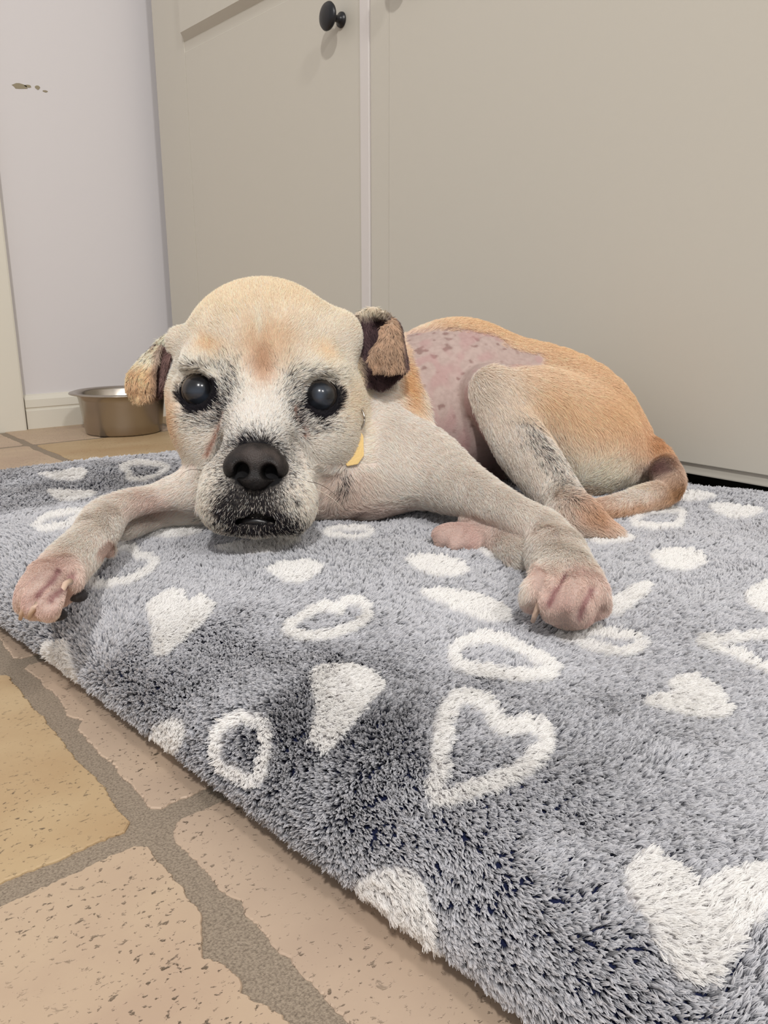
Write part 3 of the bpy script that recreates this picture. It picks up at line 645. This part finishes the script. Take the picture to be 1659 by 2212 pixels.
# ------------------------------------------------------------------ coat colours, with some shade painted in
def blob(x, y, cx, cy, rx, ry, rot=0., soft=1.):
    c, s = math.cos(rot), math.sin(rot); u = ((x - cx) * c + (y - cy) * s) / rx; v = (-(x - cx) * s + (y - cy) * c) / ry
    return np.exp(-((u * u + v * v) ** soft))
PINK_POLY = smooth_poly([(868,730),(915,716),(985,712),(1060,724),(1100,750),(1168,768),(1160,790),(1100,792),(1045,800),(1030,850),(1030,900),(1075,990),(1100,1060),(1030,1050),(985,1010),(940,950),(902,880),(898,830),(885,775)], n=4)
def coat(p):
    """returns skin colour, hair colour, share of black hairs (painted shade included), hair length factor"""
    x, y, d = proj(p); N = len(p); nz = vnoise(p, 90, 1); nf = vnoise(p, 400, 2); nl = vnoise(p, 30, 8)
    x = x + (nz - .5) * 16; y = y + (nf - .5) * 8
    head = ((d < .702) & (x < 800) & (y < 1000)) | ((d < .66) & (x > 425) & (x < 690) & (y < 1175))
    back = (d > .70) & ~head & (x > 820)
    col = np.tile(lin((244, 228, 217)), (N, 1)); blk = np.zeros(N); ln = np.ones(N)
    def mixc(w, c):
        nonlocal col; w = np.clip(w, 0, 1)[:, None]; col = col * (1 - w) + lin(c) * w
    W_ = lambda m, w: np.where(m, w, 0)
    # body
    mixc(W_(back, 1 - np.clip((y - 740) / 130 - (x - 1180) / 420, 0, 1)), (224, 190, 152))
    mixc(W_(back, blob(x, y, 1350, 880, 110, 150, .6)), (222, 188, 152))
    mixc(W_(back, blob(x, y, 1420, 965, 60, 50, .7)), (208, 162, 120))
    mixc(W_(back, .75 * blob(x, y, 1200, 880, 120, 70, .5)), (226, 190, 148))
    mixc(W_(back, .9 * blob(x, y, 1290, 1030, 120, 60)), (240, 228, 210))
    mixc(W_(d > .66, .8 * blob(x, y, 1060, 850, 70, 75)), (224, 212, 198))
    mixc(W_(back, blob(x, y, 880, 830, 26, 85, -.25)), (226, 186, 142))
    mixc(W_((d > .62) & (x > 1080) & (y > 880), .6 * blob(x, y, 1130, 980, 70, 110, -.5)), (222, 212, 200))
    sm = W_((d > .62) & (x > 1100) & (y > 880), blob(x, y, 1190, 990, 26, 120, -.55)); blk += .38 * sm * np.clip(nl * 2 - .3, 0, 1)
    mixc(W_((d > .57) & (y > 1050) & (x > 1200), blob(x, y, 1285, 1110, 62, 48, .4)), (206, 168, 138))
    mixc(W_((d > .68) & (x > 1280), blob(x, y, 1470, 1060, 42, 40)), (170, 132, 98)); mixc(W_((d > .66) & (x > 1230), .7 * blob(x, y, 1370, 1098, 110, 14, -.22)), (196, 152, 110))
    tb = W_(d > .70, blob(x, y, 1425, 1008, 38, 22, -.3, 1.5)); mixc(tb, (120, 92, 88)); ln = ln * (1 - .6 * tb)
    # paws
    for cx, cy, rx, ry, r in ((1235, 1300, 95, 78, 0), (100, 1275, 95, 72, -.6), (985, 1160, 75, 45, 0), (232, 1187, 17, 26, 0), (1165, 1245, 16, 34, 0)):
        w = W_(d < .67, blob(x, y, cx, cy, rx, ry, r, 2.2)); mixc(w * (.70 + .2 * nl), (204, 175, 163)); ln = ln * (1 - .76 * w)
        if rx > 50: mixc(w * .5 * np.clip(nz * 2.4 - 1.1, 0, 1), (186, 146, 140))
    for a, b in (((1216, 1240), (1190, 1305)), ((1272, 1272), (1250, 1332)), ((128, 1232), (84, 1284)), ((156, 1240), (108, 1298))):
        _, dm = in_poly(x, y, [a, b, a]); mixc(W_(d < .56, .8 * np.exp(-(dm / 7) ** 2)), (140, 88, 92))
    mixc(W_((d < .66) & (x < 420), .45 * blob(x, y, 330, 1090, 60, 30)), (206, 170, 160))
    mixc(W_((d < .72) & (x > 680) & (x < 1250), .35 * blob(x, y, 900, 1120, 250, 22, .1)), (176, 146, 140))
    # shaved flank
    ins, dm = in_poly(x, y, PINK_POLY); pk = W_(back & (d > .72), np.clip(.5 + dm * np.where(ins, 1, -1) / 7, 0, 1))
    mixc(pk, (196, 174, 166)); mixc(pk * .5 * np.clip((y - 880) / 120, 0, 1), (168, 138, 136)); mixc(pk * .7 * np.clip((y - 960) / 80, 0, 1) * np.clip((x - 1030) / 30, 0, 1), (120, 96, 94)); mixc(pk * .45 * np.clip(nf * 2 - .6, 0, 1), (172, 150, 142))  # dark lower end paints in the shadow of the belly hollow
    spots = np.clip((vnoise(p, 210, 61) - .72) * 9, 0, 1) * np.clip((vnoise(p, 22, 62) - .35) * 5, 0, 1)
    mixc(pk * spots * .75, (140, 108, 102)); mixc(pk * .4 * np.clip((vnoise(p * np.array([1, 1, .35]), 120, 64) - .55) * 5, 0, 1), (188, 142, 142))
    ln = ln * (1 - .93 * pk)
    # head
    hd = lambda w: W_(head, w)
    mixc(hd(.85 + 0 * x), (240, 226, 211))
    mixc(hd(np.clip((735 - y) / 80, 0, 1) * (.35 + .5 * nl)), (236, 210, 176))
    mixc(hd(.9 * blob(x, y, 575, 930, 150, 150)), (242, 234, 226))
    for ex in (432, 691): mixc(hd(.8 * blob(x, y, ex + (6 if ex > 500 else -6), 800, 80, 34)), (238, 232, 220))
    mixc(hd(.75 * blob(x, y, 575, 745, 75, 62, 0, 1.4)), (226, 196, 162)); mixc(hd(.85 * blob(x, y, 567, 790, 30, 46, 0, 1.3)), (200, 164, 134))
    mixc(hd(.7 * blob(x, y, 560, 700, 10, 34)), (240, 230, 214))
    mixc(hd(.7 * blob(x, y, 450, 748, 34, 24, .5)), (230, 192, 148)); mixc(hd(.6 * blob(x, y, 702, 762, 36, 24, .6)), (230, 194, 150))
    mixc(hd(.8 * blob(x, y, 366, 905, 22, 75, -.2)), (222, 182, 140))
    mixc(hd(.4 * blob(x, y, 770, 860, 40, 60)), (230, 202, 164))
    for a, b, w in (((487, 895), (447, 985), 4.5), ((636, 880), (658, 940), 4.5)):
        _, dm = in_poly(x, y, [a, b, a]); k = hd(np.exp(-(dm / w) ** 2)); mixc(k * .9, (176, 120, 98)); ln = ln * (1 - .7 * k)
    # black: eye rims, inner corners, around the nose and mouth
    for ex, ey, s in ((432, 845, 1), (691, 857, -1)):
        r = np.hypot((x - ex) * np.where((x - ex) * s > 0, 1.14, 1.0), (y - ey - 4) * np.where(y < ey, 1.12, 1.0)); blk += hd(1.0 * np.clip((51 - r) / 8, 0, 1))
        blk += hd(.50 * blob(x, y, ex + s * 54, ey + 10, 22, 38, .4 * s) + .22 * blob(x, y, ex + s * 62, ey - 38, 24, 30) + .42 * blob(x, y, ex + s * 8, ey + 62, 44, 20) + .5 * blob(x, y, ex + s * 44, ey + 45, 14, 30))
        blk += hd(.25 * blob(x, y, ex, ey - 52, 55, 10))
    mz = hd(1.0 * blob(x, y, 550, 1105, 84, 46, 0, 1.3) + .9 * blob(x, y, 552, 1010, 86, 62, 0, 2.6) + .55 * blob(x, y, 556, 955, 62, 30) + .5 * blob(x, y, 625, 1135, 60, 22, .3) + .45 * blob(x, y, 490, 1095, 40, 60))
    blk += mz * (.86 + .7 * (nz - .5)); blk += hd(.75 * blob(x, y, 565, 1142, 70, 14))
    wh = hd(np.clip((vnoise(p, 260, 51) - .70) * 8, 0, 1) * (blob(x, y, 480, 1070, 45, 55) + blob(x, y, 640, 1085, 45, 55))); blk += .6 * wh
    ln = ln * np.where(head, .72, 1.) * (1 - .5 * hd(blob(x, y, 555, 1050, 150, 120)))
    ln = ln * (1 - .8 * hd(np.clip((40 - np.minimum(np.hypot(x - 432, y - 845), np.hypot(x - 691, y - 857))) / 12, 0, 1)))
    blk += hd(.35 * blob(x, y, 552, 1068, 70, 30, 0, 1.3)) + hd(1.5 * np.clip(blob(x, y, 553, 1010, 60, 46, 0, 4), 0, 1)) + hd(.5 * blob(x, y, 556, 1122, 50, 14)); blk = np.where(head, np.where(np.hypot((x - 553) / 62, (y - 1010) / 50) > 1, np.where(np.hypot(x - 550, y - 1100) < 110, np.minimum(blk, .90), blk), blk), blk); blk = np.clip(blk, 0, 1); ln = ln * (1 - hd(np.clip(blob(x, y, 553, 1008, 62, 46, 0, 4) * 1.6, 0, 1)))  # skin behind the nose blacked as shade inside the nostrils
    blk = np.clip(blk + W_((x > 700) & (y > 1000) & (d > .6), .6 * blob(x, y, 742, 1040, 12, 24)), 0, 1); mixc(W_((x > 690) & (x < 860) & (y > 1010) & (d > .6), .45 * blob(x, y, 745, 1060, 60, 50)), (186, 162, 146))  # shadow under the chin and in the armpit painted onto the chest
    skin = col * .86 * (1 - blk[:, None]) + lin((16, 15, 17)) * blk[:, None]
    skin = skin * (1 - .12 * (1 - pk[:, None])) 
    return skin, col, blk, ln

dog = empty('dog', G(900, 1080, ZT)); tag(dog, 'thin elderly tan and white dog with grey muzzle lying on the fleece bed', 'dog')
INVD = Matrix.Translation(-dog.location)
def dchild(o, label=None):
    o.parent = dog; o.matrix_parent_inverse = INVD
    if label: o['label'] = label
    return o
me = np_mesh('body', dv, dq)
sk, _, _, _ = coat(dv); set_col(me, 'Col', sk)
body = dchild(mesh_obj('body', me, attr_mat('coat_skin', rough=.8, spec=.25, bump=(500, .35, .0012))))

# --- eyes
for ex, ey, ed in EYES:
    c = P(ex, ey, ed); bm = bmesh.new(); bmesh.ops.create_uvsphere(bm, u_segments=48, v_segments=32, radius=RE)
    me = D.meshes.new('eye'); bm.to_mesh(me); bm.free()
    co = np.empty(len(me.vertices) * 3); me.vertices.foreach_get('co', co); co = co.reshape(-1, 3)
    rr = np.hypot(co[:, 0], co[:, 1]) / RE; fr = co[:, 2] > 0
    cloud = vnoise(co, 160, int(ex)); cl = np.clip(1 - rr / .75, 0, 1) ** .6 * np.clip(1.7 * cloud - .35, 0, 1)
    cc = (lin((28, 28, 30))[None] * np.clip((.93 - rr) / .1, 0, 1)[:, None] + lin((14, 14, 15))[None] * (1 - np.clip((.93 - rr) / .1, 0, 1))[:, None]) * (1 - cl[:, None]) + lin((56, 64, 76))[None] * cl[:, None]
    ring = np.exp(-((rr - .80) / .06) ** 2)[:, None] * .7; cc = cc * (1 - ring) + lin((64, 56, 50)) * ring
    rim = np.exp(-((rr - .93) / .035) ** 2)[:, None] * .75; cc = cc * (1 - rim) + lin((130, 116, 104)) * rim
    cc[~fr] = lin((20, 18, 18)); set_col(me, 'Col', cc)
    m_ = attr_mat('eye_gloss', rough=.2, spec=.3); m_.node_tree.nodes['Principled BSDF'].inputs['Coat Weight'].default_value = .45; m_.node_tree.nodes['Principled BSDF'].inputs['Coat Roughness'].default_value = .03
    o = mesh_obj('eye', me, m_); nrm = Vector(CAM - c).normalized(); o.rotation_mode = 'QUATERNION'
    o.rotation_quaternion = nrm.to_track_quat('Z', 'Y'); o.location = c; dchild(o, 'cloudy dark eye')

# --- nose leather
FN = Field(P(552, 1005, .55) - .05, P(552, 1005, .55) + .05, .0009)
E_(FN, 553, 1006, .562, 60, 43, .021, .004)
E_(FN, 553, 983, .561, 46, 26, .018, .006)
E_(FN, 511, 1010, .558, 28, 30, .015, .005); E_(FN, 595, 1012, .558, 28, 30, .015, .005)
E_(FN, 553, 1038, .553, 30, 20, .014, .005)
E_(FN, 521, 1015, .543, 17, 17, .020, .002, 's'); E_(FN, 580, 1018, .543, 17, 17, .020, .002, 's')
E_(FN, 503, 1030, .545, 15, 5, .010, .003, 's', roll=.5); E_(FN, 600, 1033, .545, 15, 5, .010, .003, 's', roll=-.5)
FN.cone(P(551, 1012, .5385), P(551, 1062, .541), .0011, .0013, .0025, 's')
FN.ell(P(551, 1010, .5365), (.0025, .012, .0015), .004, 's')
nv, nq = FN.mesh(); nv = smooth(nv, nq, 2); nn_ = grid_normals(nv, nq)
if (nn_ * (nv - nv.mean(0))).sum(1).mean() < 0: nq = nq[:, ::-1].copy()
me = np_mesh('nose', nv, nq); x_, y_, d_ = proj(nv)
w_ = np.clip(blob(x_, y_, 553, 985, 60, 22) * vnoise(nv, 200, 4) * 1.5 + .3 * vnoise(nv, 500, 6), 0, 1)[:, None]
nostril_shade = np.clip(np.maximum(blob(x_, y_, 522, 1017, 18, 18, 0, 3), blob(x_, y_, 580, 1020, 18, 18, 0, 3)), 0, 1)[:, None]  # shade inside the nostrils, painted nearly black into the leather colour
set_col(me, 'Col', (lin((14, 13, 14)) * (1 - w_) + lin((66, 58, 55)) * w_) * (1 - .97 * nostril_shade))
mn = attr_mat('nose_leather', rough=.55, spec=.28); nt = mn.node_tree
vo = nt.nodes.new('ShaderNodeTexVoronoi'); vo.inputs['Scale'].default_value = 900; bu = nt.nodes.new('ShaderNodeBump'); bu.inputs['Strength'].default_value = .5; bu.inputs['Distance'].default_value = .0006
tc = nt.nodes.new('ShaderNodeTexCoord'); nt.links.new(tc.outputs['Object'], vo.inputs['Vector']); nt.links.new(vo.outputs['Distance'], bu.inputs['Height']); nt.links.new(bu.outputs[0], nt.nodes['Principled BSDF'].inputs['Normal'])
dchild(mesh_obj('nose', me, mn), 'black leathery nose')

# --- mouth: wet lower lip and small front teeth inside the slit
M_lip = mat('wet_lip', (14, 12, 13), .35, spec=.6)
M_tooth = mat('teeth', (120, 114, 108), .25)
def tube_mesh(name, pts, rad, seg=10):
    pts = np.asarray(pts, float); n = len(pts); v = []; 
    for i in range(n):
        t = pts[min(i + 1, n - 1)] - pts[max(i - 1, 0)]; t /= np.linalg.norm(t); a = np.cross(t, [.3, .2, .93]); a /= np.linalg.norm(a); b = np.cross(t, a)
        for k in range(seg): th = 2 * math.pi * k / seg; v.append(pts[i] + rad[i] * (a * math.cos(th) + b * math.sin(th)))
    q = [(i * seg + k, i * seg + (k + 1) % seg, (i + 1) * seg + (k + 1) % seg, (i + 1) * seg + k) for i in range(n - 1) for k in range(seg)]
    me = np_mesh(name, np.array(v), np.array(q)); bm = bmesh.new(); bm.from_mesh(me); bmesh.ops.holes_fill(bm, edges=bm.edges[:], sides=seg); bmesh.ops.recalc_face_normals(bm, faces=bm.faces[:]); bm.to_mesh(me); bm.free(); return me
lp = [P(x, y, d) for x, y, d in ((508, 1133, .568), (530, 1128, .562), (556, 1126, .5595), (584, 1131, .562), (605, 1138, .568))]
dchild(mesh_obj('lower_lip', tube_mesh('lower_lip', lp, [.0015, .0024, .0027, .0024, .0015]), M_lip), 'wet black lower lip')
for i, (x, y) in enumerate(((546, 1121), (555, 1121), (564, 1122), (573, 1124))):
    bm = bmesh.new(); bmesh.ops.create_icosphere(bm, subdivisions=2, radius=1); me = D.meshes.new('tooth'); bm.to_mesh(me); bm.free()
    o = mesh_obj('tooth', me, M_tooth); o.scale = (.0011, .0011, .0012); o.location = P(x, y, .5635); dchild(o)

# --- ears: folded sheets
def patch(ctrl, nu=7, nv_=7):
    g = np.array(ctrl, float)
    def cr(a, n):
        e = np.concatenate([2 * a[:1] - a[1:2], a, 2 * a[-1:] - a[-2:-1]]); o = []
        for i in range(1, len(e) - 2):
            for t in np.linspace(0, 1, n, endpoint=False): o.append(.5 * (2 * e[i] + (e[i + 1] - e[i - 1]) * t + (2 * e[i - 1] - 5 * e[i] + 4 * e[i + 1] - e[i + 2]) * t * t + (3 * e[i] - e[i - 1] - 3 * e[i + 1] + e[i + 2]) * t ** 3))
        o.append(e[-2]); return np.array(o)
    g = cr(g, nu); return cr(g.transpose(1, 0, 2), nv_).transpose(1, 0, 2)
def make_ear(rows, thick, colf, label):
    ctrl = [[P(*c) for c in r] for r in rows]; g = patch(ctrl); n, m = g.shape[:2]
    idx = np.arange(n * m).reshape(n, m); q = np.stack([idx[:-1, :-1], idx[1:, :-1], idx[1:, 1:], idx[:-1, 1:]], -1).reshape(-1, 4)
    v = g.reshape(-1, 3); v = v + (vnoise(v, 160, 12) - .5)[:, None] * .002; nr = grid_normals(v, q)
    ed = np.ones((n, m)); ed[0] = ed[-1] = ed[:, 0] = ed[:, -1] = .35; ed = ed.ravel()[:, None]
    v2 = v + nr * thick * ed; v1 = v - nr * thick * ed
    va = np.concatenate([v1, v2]); N = n * m
    per = np.concatenate([idx[0, :], idx[1:, -1], idx[-1, -2::-1], idx[-2:0:-1, 0]]); pn = np.roll(per, -1)
    qa = np.concatenate([q[:, ::-1], q + N, np.stack([per, pn, pn + N, per + N], 1)])
    me = np_mesh('ear', va, qa); bm = bmesh.new(); bm.from_mesh(me); bmesh.ops.recalc_face_normals(bm, faces=bm.faces[:]); bm.to_mesh(me); bm.free()
    t = np.concatenate([np.repeat(np.linspace(0, 1, n), m)] * 2); col = colf(va, t); set_col(me, 'Col', col)
    o = dchild(mesh_obj('ear', me, attr_mat('ear_skin', rough=.8, spec=.2, bump=(600, .4, .001))), label)
    qe = np.array([list(p.vertices) for p in me.polygons]); return va, qe, t, colf
def ear_right_col(v, t):
    x, y, d = proj(v); n = vnoise(v, 140, 5)[:, None]; inner = lin((92, 74, 76)) * (.55 + .9 * n); outer = lin((178, 152, 130)) * (.75 + .5 * n)
    w = np.clip((t - .56) / .08, 0, 1)[:, None]; c = inner * (1 - w) + outer * w
    rim = np.clip((690 - y) / 16, 0, 1)[:, None] * (1 - w); c = c * (1 - rim) + lin((214, 200, 180)) * rim
    base = np.clip(1 - t / .10, 0, 1)[:, None]; return c * (1 - base) + lin((226, 208, 180)) * base
def ear_left_col(v, t):
    x, y, d = proj(v); n = vnoise(v, 140, 5)[:, None]; c = lin((214, 182, 148)) * (.75 + .45 * n)
    w = np.clip((800 - y) / 24, 0, 1)[:, None]; c = c * (1 - w) + lin((230, 214, 192)) * w
    w = (np.clip((t - .86) / .1, 0, 1) * .6 + (t < .4) * np.clip((x - 325) / 15, 0, 1) * (y > 740))[:, None]; w = np.clip(w, 0, 1); return c * (1 - w) + lin((120, 96, 92)) * w
EARS = [make_ear([
  [(728,705,.672),(736,738,.668),(754,780,.664),(770,822,.662)],
  [(770,676,.682),(783,718,.692),(796,772,.692),(806,834,.682)],
  [(806,664,.69),(818,706,.708),(828,768,.708),(838,838,.692)],
  [(836,678,.688),(858,706,.692),(868,752,.692),(880,796,.684)],
  [(846,690,.676),(858,716,.674),(864,760,.672),(864,802,.672)],
  [(838,700,.666),(840,728,.660),(834,768,.656),(832,804,.660)],
  [(822,706,.666),(818,735,.660),(796,772,.656),(808,802,.660)]], .0013, ear_right_col, 'folded ear with dark inside'),
 make_ear([
  [(384,722,.668),(374,752,.662),(362,790,.655),(352,832,.655)],
  [(352,726,.690),(342,764,.695),(345,806,.690),(348,850,.680)],
  [(322,756,.698),(308,785,.705),(318,820,.700),(330,862,.690)],
  [(294,792,.695),(279,812,.697),(277,840,.697),(290,864,.690)],
  [(310,778,.683),(296,804,.680),(293,836,.678),(304,866,.680)],
  [(336,752,.676),(322,795,.672),(317,832,.670),(318,862,.673)],
  [(350,745,.672),(338,790,.670),(335,820,.670),(334,850,.672)]], .0013, ear_left_col, 'curled tan ear tip')]

# --- claws, pads, whiskers
M_claw = mat('claw', (206, 178, 158), .4, spec=.4); M_pad = mat('paw_pad', (46, 42, 44), .6, bump=(500, .6, .001))
def claw(pts, r0, label=None):
    c = [G(x, y, h) for x, y, h in pts]; me = tube_mesh('claw', c, np.linspace(r0, r0 * .6, len(c)), 8); o = dchild(mesh_obj('claw', me, M_claw)); 
claw([(1172, 1290, .088), (1164, 1308, .0845), (1156, 1328, .079), (1151, 1342, .073)], .0023)
claw([(152, 1256, .093), (141, 1262, .0935), (135, 1276, .091), (137, 1293, .086)], .0021)
claw([(62, 1298, .089), (54, 1309, .087), (47, 1324, .082), (44, 1337, .077)], .0019)
claw([(82, 1304, .090), (74, 1313, .0885), (66, 1325, .084), (63, 1334, .080)], .0019)
for (x, y, h, rx, ry, rz, ro) in ((166, 1285, .077, .0070, .0046, .0042, -.2), (108, 1326, .0765, .0110, .0045, .0050, -.2)):
    bm = bmesh.new(); bmesh.ops.create_icosphere(bm, subdivisions=3, radius=1); me = D.meshes.new('paw_pad'); bm.to_mesh(me); bm.free()
    o = mesh_obj('paw_pad', me, M_pad); o.scale = (rx, rz, ry); o.location = G(x, y, h); o.rotation_euler = (0, 0, -AZ + ro); dchild(o, 'dark paw pad')
M_hairs = strand_mat('coat_hair', tr=.12)
def whisker(pts, c, r=.00022):
    q = np.array([P(*a) for a in pts])[None]; o = hair_obj('whisker', q, np.linspace(r, r * .3, len(pts)), np.tile(lin(c), (1, len(pts), 1)), M_hairs, None, kind=None); dchild(o)
whisker([(648, 1038, .566), (690, 1046, .560), (725, 1070, .56), (748, 1104, .565)], (70, 58, 52))
whisker([(672, 1052, .576), (705, 1068, .566), (728, 1086, .566), (742, 1104, .57)], (225, 212, 195))
whisker([(436, 1016, .585), (415, 1014, .575), (398, 1020, .570), (388, 1030, .570)], (96, 82, 72))
whisker([(430, 1072, .585), (420, 1072, .578), (412, 1076, .575)], (225, 215, 200))
whisker([(678, 1085, .584), (686, 1096, .578), (688, 1112, .578)], (230, 220, 205))
whisker([(680, 1100, .584), (695, 1104, .578), (705, 1100, .575)], (230, 220, 205))

# --- short coat, combed along the limbs and back from the nose
def comb(p, n):
    w = np.zeros(len(p)); v = np.zeros_like(p)
    for a, b in BONES:
        ab = b - a; t = np.clip(((p - a) @ ab) / (ab @ ab), 0, 1); dd = np.linalg.norm(p - a - t[:, None] * ab, axis=1)
        k = 1 / (dd ** 4 + 1e-9); v += k[:, None] * ab / np.linalg.norm(ab); w += k
    v /= w[:, None]; x, y, d = proj(p)
    hw = np.clip((.705 - d) / .03, 0, 1) * ((x < 810) & (y < 1000)) ; hw = np.maximum(hw, ((x > 425) & (x < 690) & (y < 1175) & (d < .65)).astype(float))
    ns = P(552, 1000, .56); hv = p - ns; hv /= np.linalg.norm(hv, axis=1)[:, None]
    v = v * (1 - hw[:, None]) + hv * hw[:, None]
    v += np.array([0, 0, -.25]) + (np.stack([vnoise(p, 70, 91), vnoise(p, 70, 92), vnoise(p, 70, 93)], 1) - .5) * .7
    v -= n * (v * n).sum(1)[:, None]; return v / (np.linalg.norm(v, axis=1)[:, None] + 1e-9)
def make_fur(v, n, q, N, base_len, name, colour=None, cardinal=None):
    cen = v[q].mean(1); nn = n[q].mean(1); vw = CAM - cen; vw /= np.linalg.norm(vw, axis=1)[:, None]
    wt = ((nn * vw).sum(1) > -.45).astype(float); x, y, d = proj(cen); wt *= np.clip(.65 / d, .6, 1.3) ** 2
    p, nm, T = scatter(v, n, q, N, wt)
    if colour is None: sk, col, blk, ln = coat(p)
    else: col, blk, ln = colour(p, T)
    f = comb(p, nm) if cardinal is None else cardinal(p, nm)
    f = f + RNG.normal(0, .16, p.shape); f -= nm * (f * nm).sum(1)[:, None]; f /= np.linalg.norm(f, axis=1)[:, None]
    L_ = (base_len * ln * (.7 + .6 * RNG.random(N)))[:, None]; up = (.26 + .22 * RNG.random(N))[:, None]
    ts = np.array([0, .35, .7, 1.]); pts = np.stack([p + f * L_ * t + nm * L_ * (up * t - .10 * t * t) - nm * .0003 for t in ts], 1)
    fr = np.clip(proj(p)[2] / .62, .8, 1.35)[:, None]
    rad = np.array([.00010, .000095, .00007, .00003])[None] * fr
    isb = RNG.random(N) < blk; sh = (.92 + .36 * RNG.random(N))[:, None]
    hc = col * sh; wh = RNG.random(N) < .10; hc[wh] = np.minimum(hc[wh] * 1.25, .86)
    hc[isb] = lin((40, 38, 42)) * (.7 + .8 * RNG.random(isb.sum()))[:, None]
    g = np.array([.82, .95, 1.03, 1.06]); cc = np.clip(hc[:, None] * g[None, :, None], 0, .94)
    o = dchild(hair_obj(name, pts, rad, cc, M_hairs, None)); return o
if True:
    make_fur(dv, dn, dq, 120000 if QUICK else 760000, .0066, 'fur')['label'] = 'short tan, cream and grey fur'
    for va, qe, t, cf in EARS:
        n_ = grid_normals(va, qe)
        def ecol(p, T):
            tt = t[T[:, 0]]; return cf(p, tt) * 1.25, .12 + 0 * tt, .95 + 0 * tt
        make_fur(va, n_, qe, 5000 if QUICK else 22000, .0046, 'ear_fur', ecol, lambda p, n: (lambda w: w / np.linalg.norm(w, axis=1)[:, None])((lambda w: w - n * (w * n).sum(1)[:, None])(np.tile(-UP * .8 + FH * .1, (len(p), 1)) + (np.stack([vnoise(p, 130, 71), vnoise(p, 130, 72), vnoise(p, 130, 73)], 1) - .5) * 1.6)))

# ------------------------------------------------------------------ name tag on its ring
tg = empty('name_tag', P(765, 960, .648)); tag(tg, 'yellow brass name tag hanging at the dog\'s neck beside its cheek', 'tag')
poly = [(758, 925), (776, 922), (786, 942), (786, 984), (772, 1003), (748, 1008), (736, 990), (742, 960)]
cc_ = P(765, 965, .648); bm = bmesh.new(); s_ = .648 / FPX
tn = (-FW * .93 + RT * .3 + UP * .1); tn /= np.linalg.norm(tn); tr_ = np.cross(UP, tn); tr_ /= np.linalg.norm(tr_); tu = np.cross(tn, tr_)
vs = [bm.verts.new(cc_ + tr_ * (x - 765) * s_ + tu * (965 - y) * s_ - tn * .0007) for x, y in poly]; f_ = bm.faces.new(vs)
r = bmesh.ops.extrude_face_region(bm, geom=[f_])
for g_ in r['geom']:
    if isinstance(g_, bmesh.types.BMVert): g_.co += Vector(tn) * .0015
bmesh.ops.recalc_face_normals(bm, faces=bm.faces[:]); bmesh.ops.bevel(bm, geom=bm.edges[:], offset=.0003, segments=2, affect='EDGES')
o = bm_obj('tag_plate', bm, M_brass, tg); o.matrix_parent_inverse = Matrix.Translation(-tg.location)
rc = P(771, 906, .650); ring = [rc + (tr_ * math.cos(a) * .45 + tn * math.sin(a) * .75) * .0085 + tu * math.sin(a + .4) * .009 for a in np.linspace(0, 2 * math.pi, 33)]
o = mesh_obj('split_ring', tube_mesh('split_ring', [rc + (tr_ * .6 * math.cos(a) + tn * .5 * math.cos(a)) * .0085 + tu * math.sin(a) * .0095 for a in np.linspace(0, 2 * math.pi, 33)], [.0009] * 33, 8), M_steel, tg); o['label'] = 'steel split ring'
o.matrix_parent_inverse = Matrix.Translation(-tg.location)
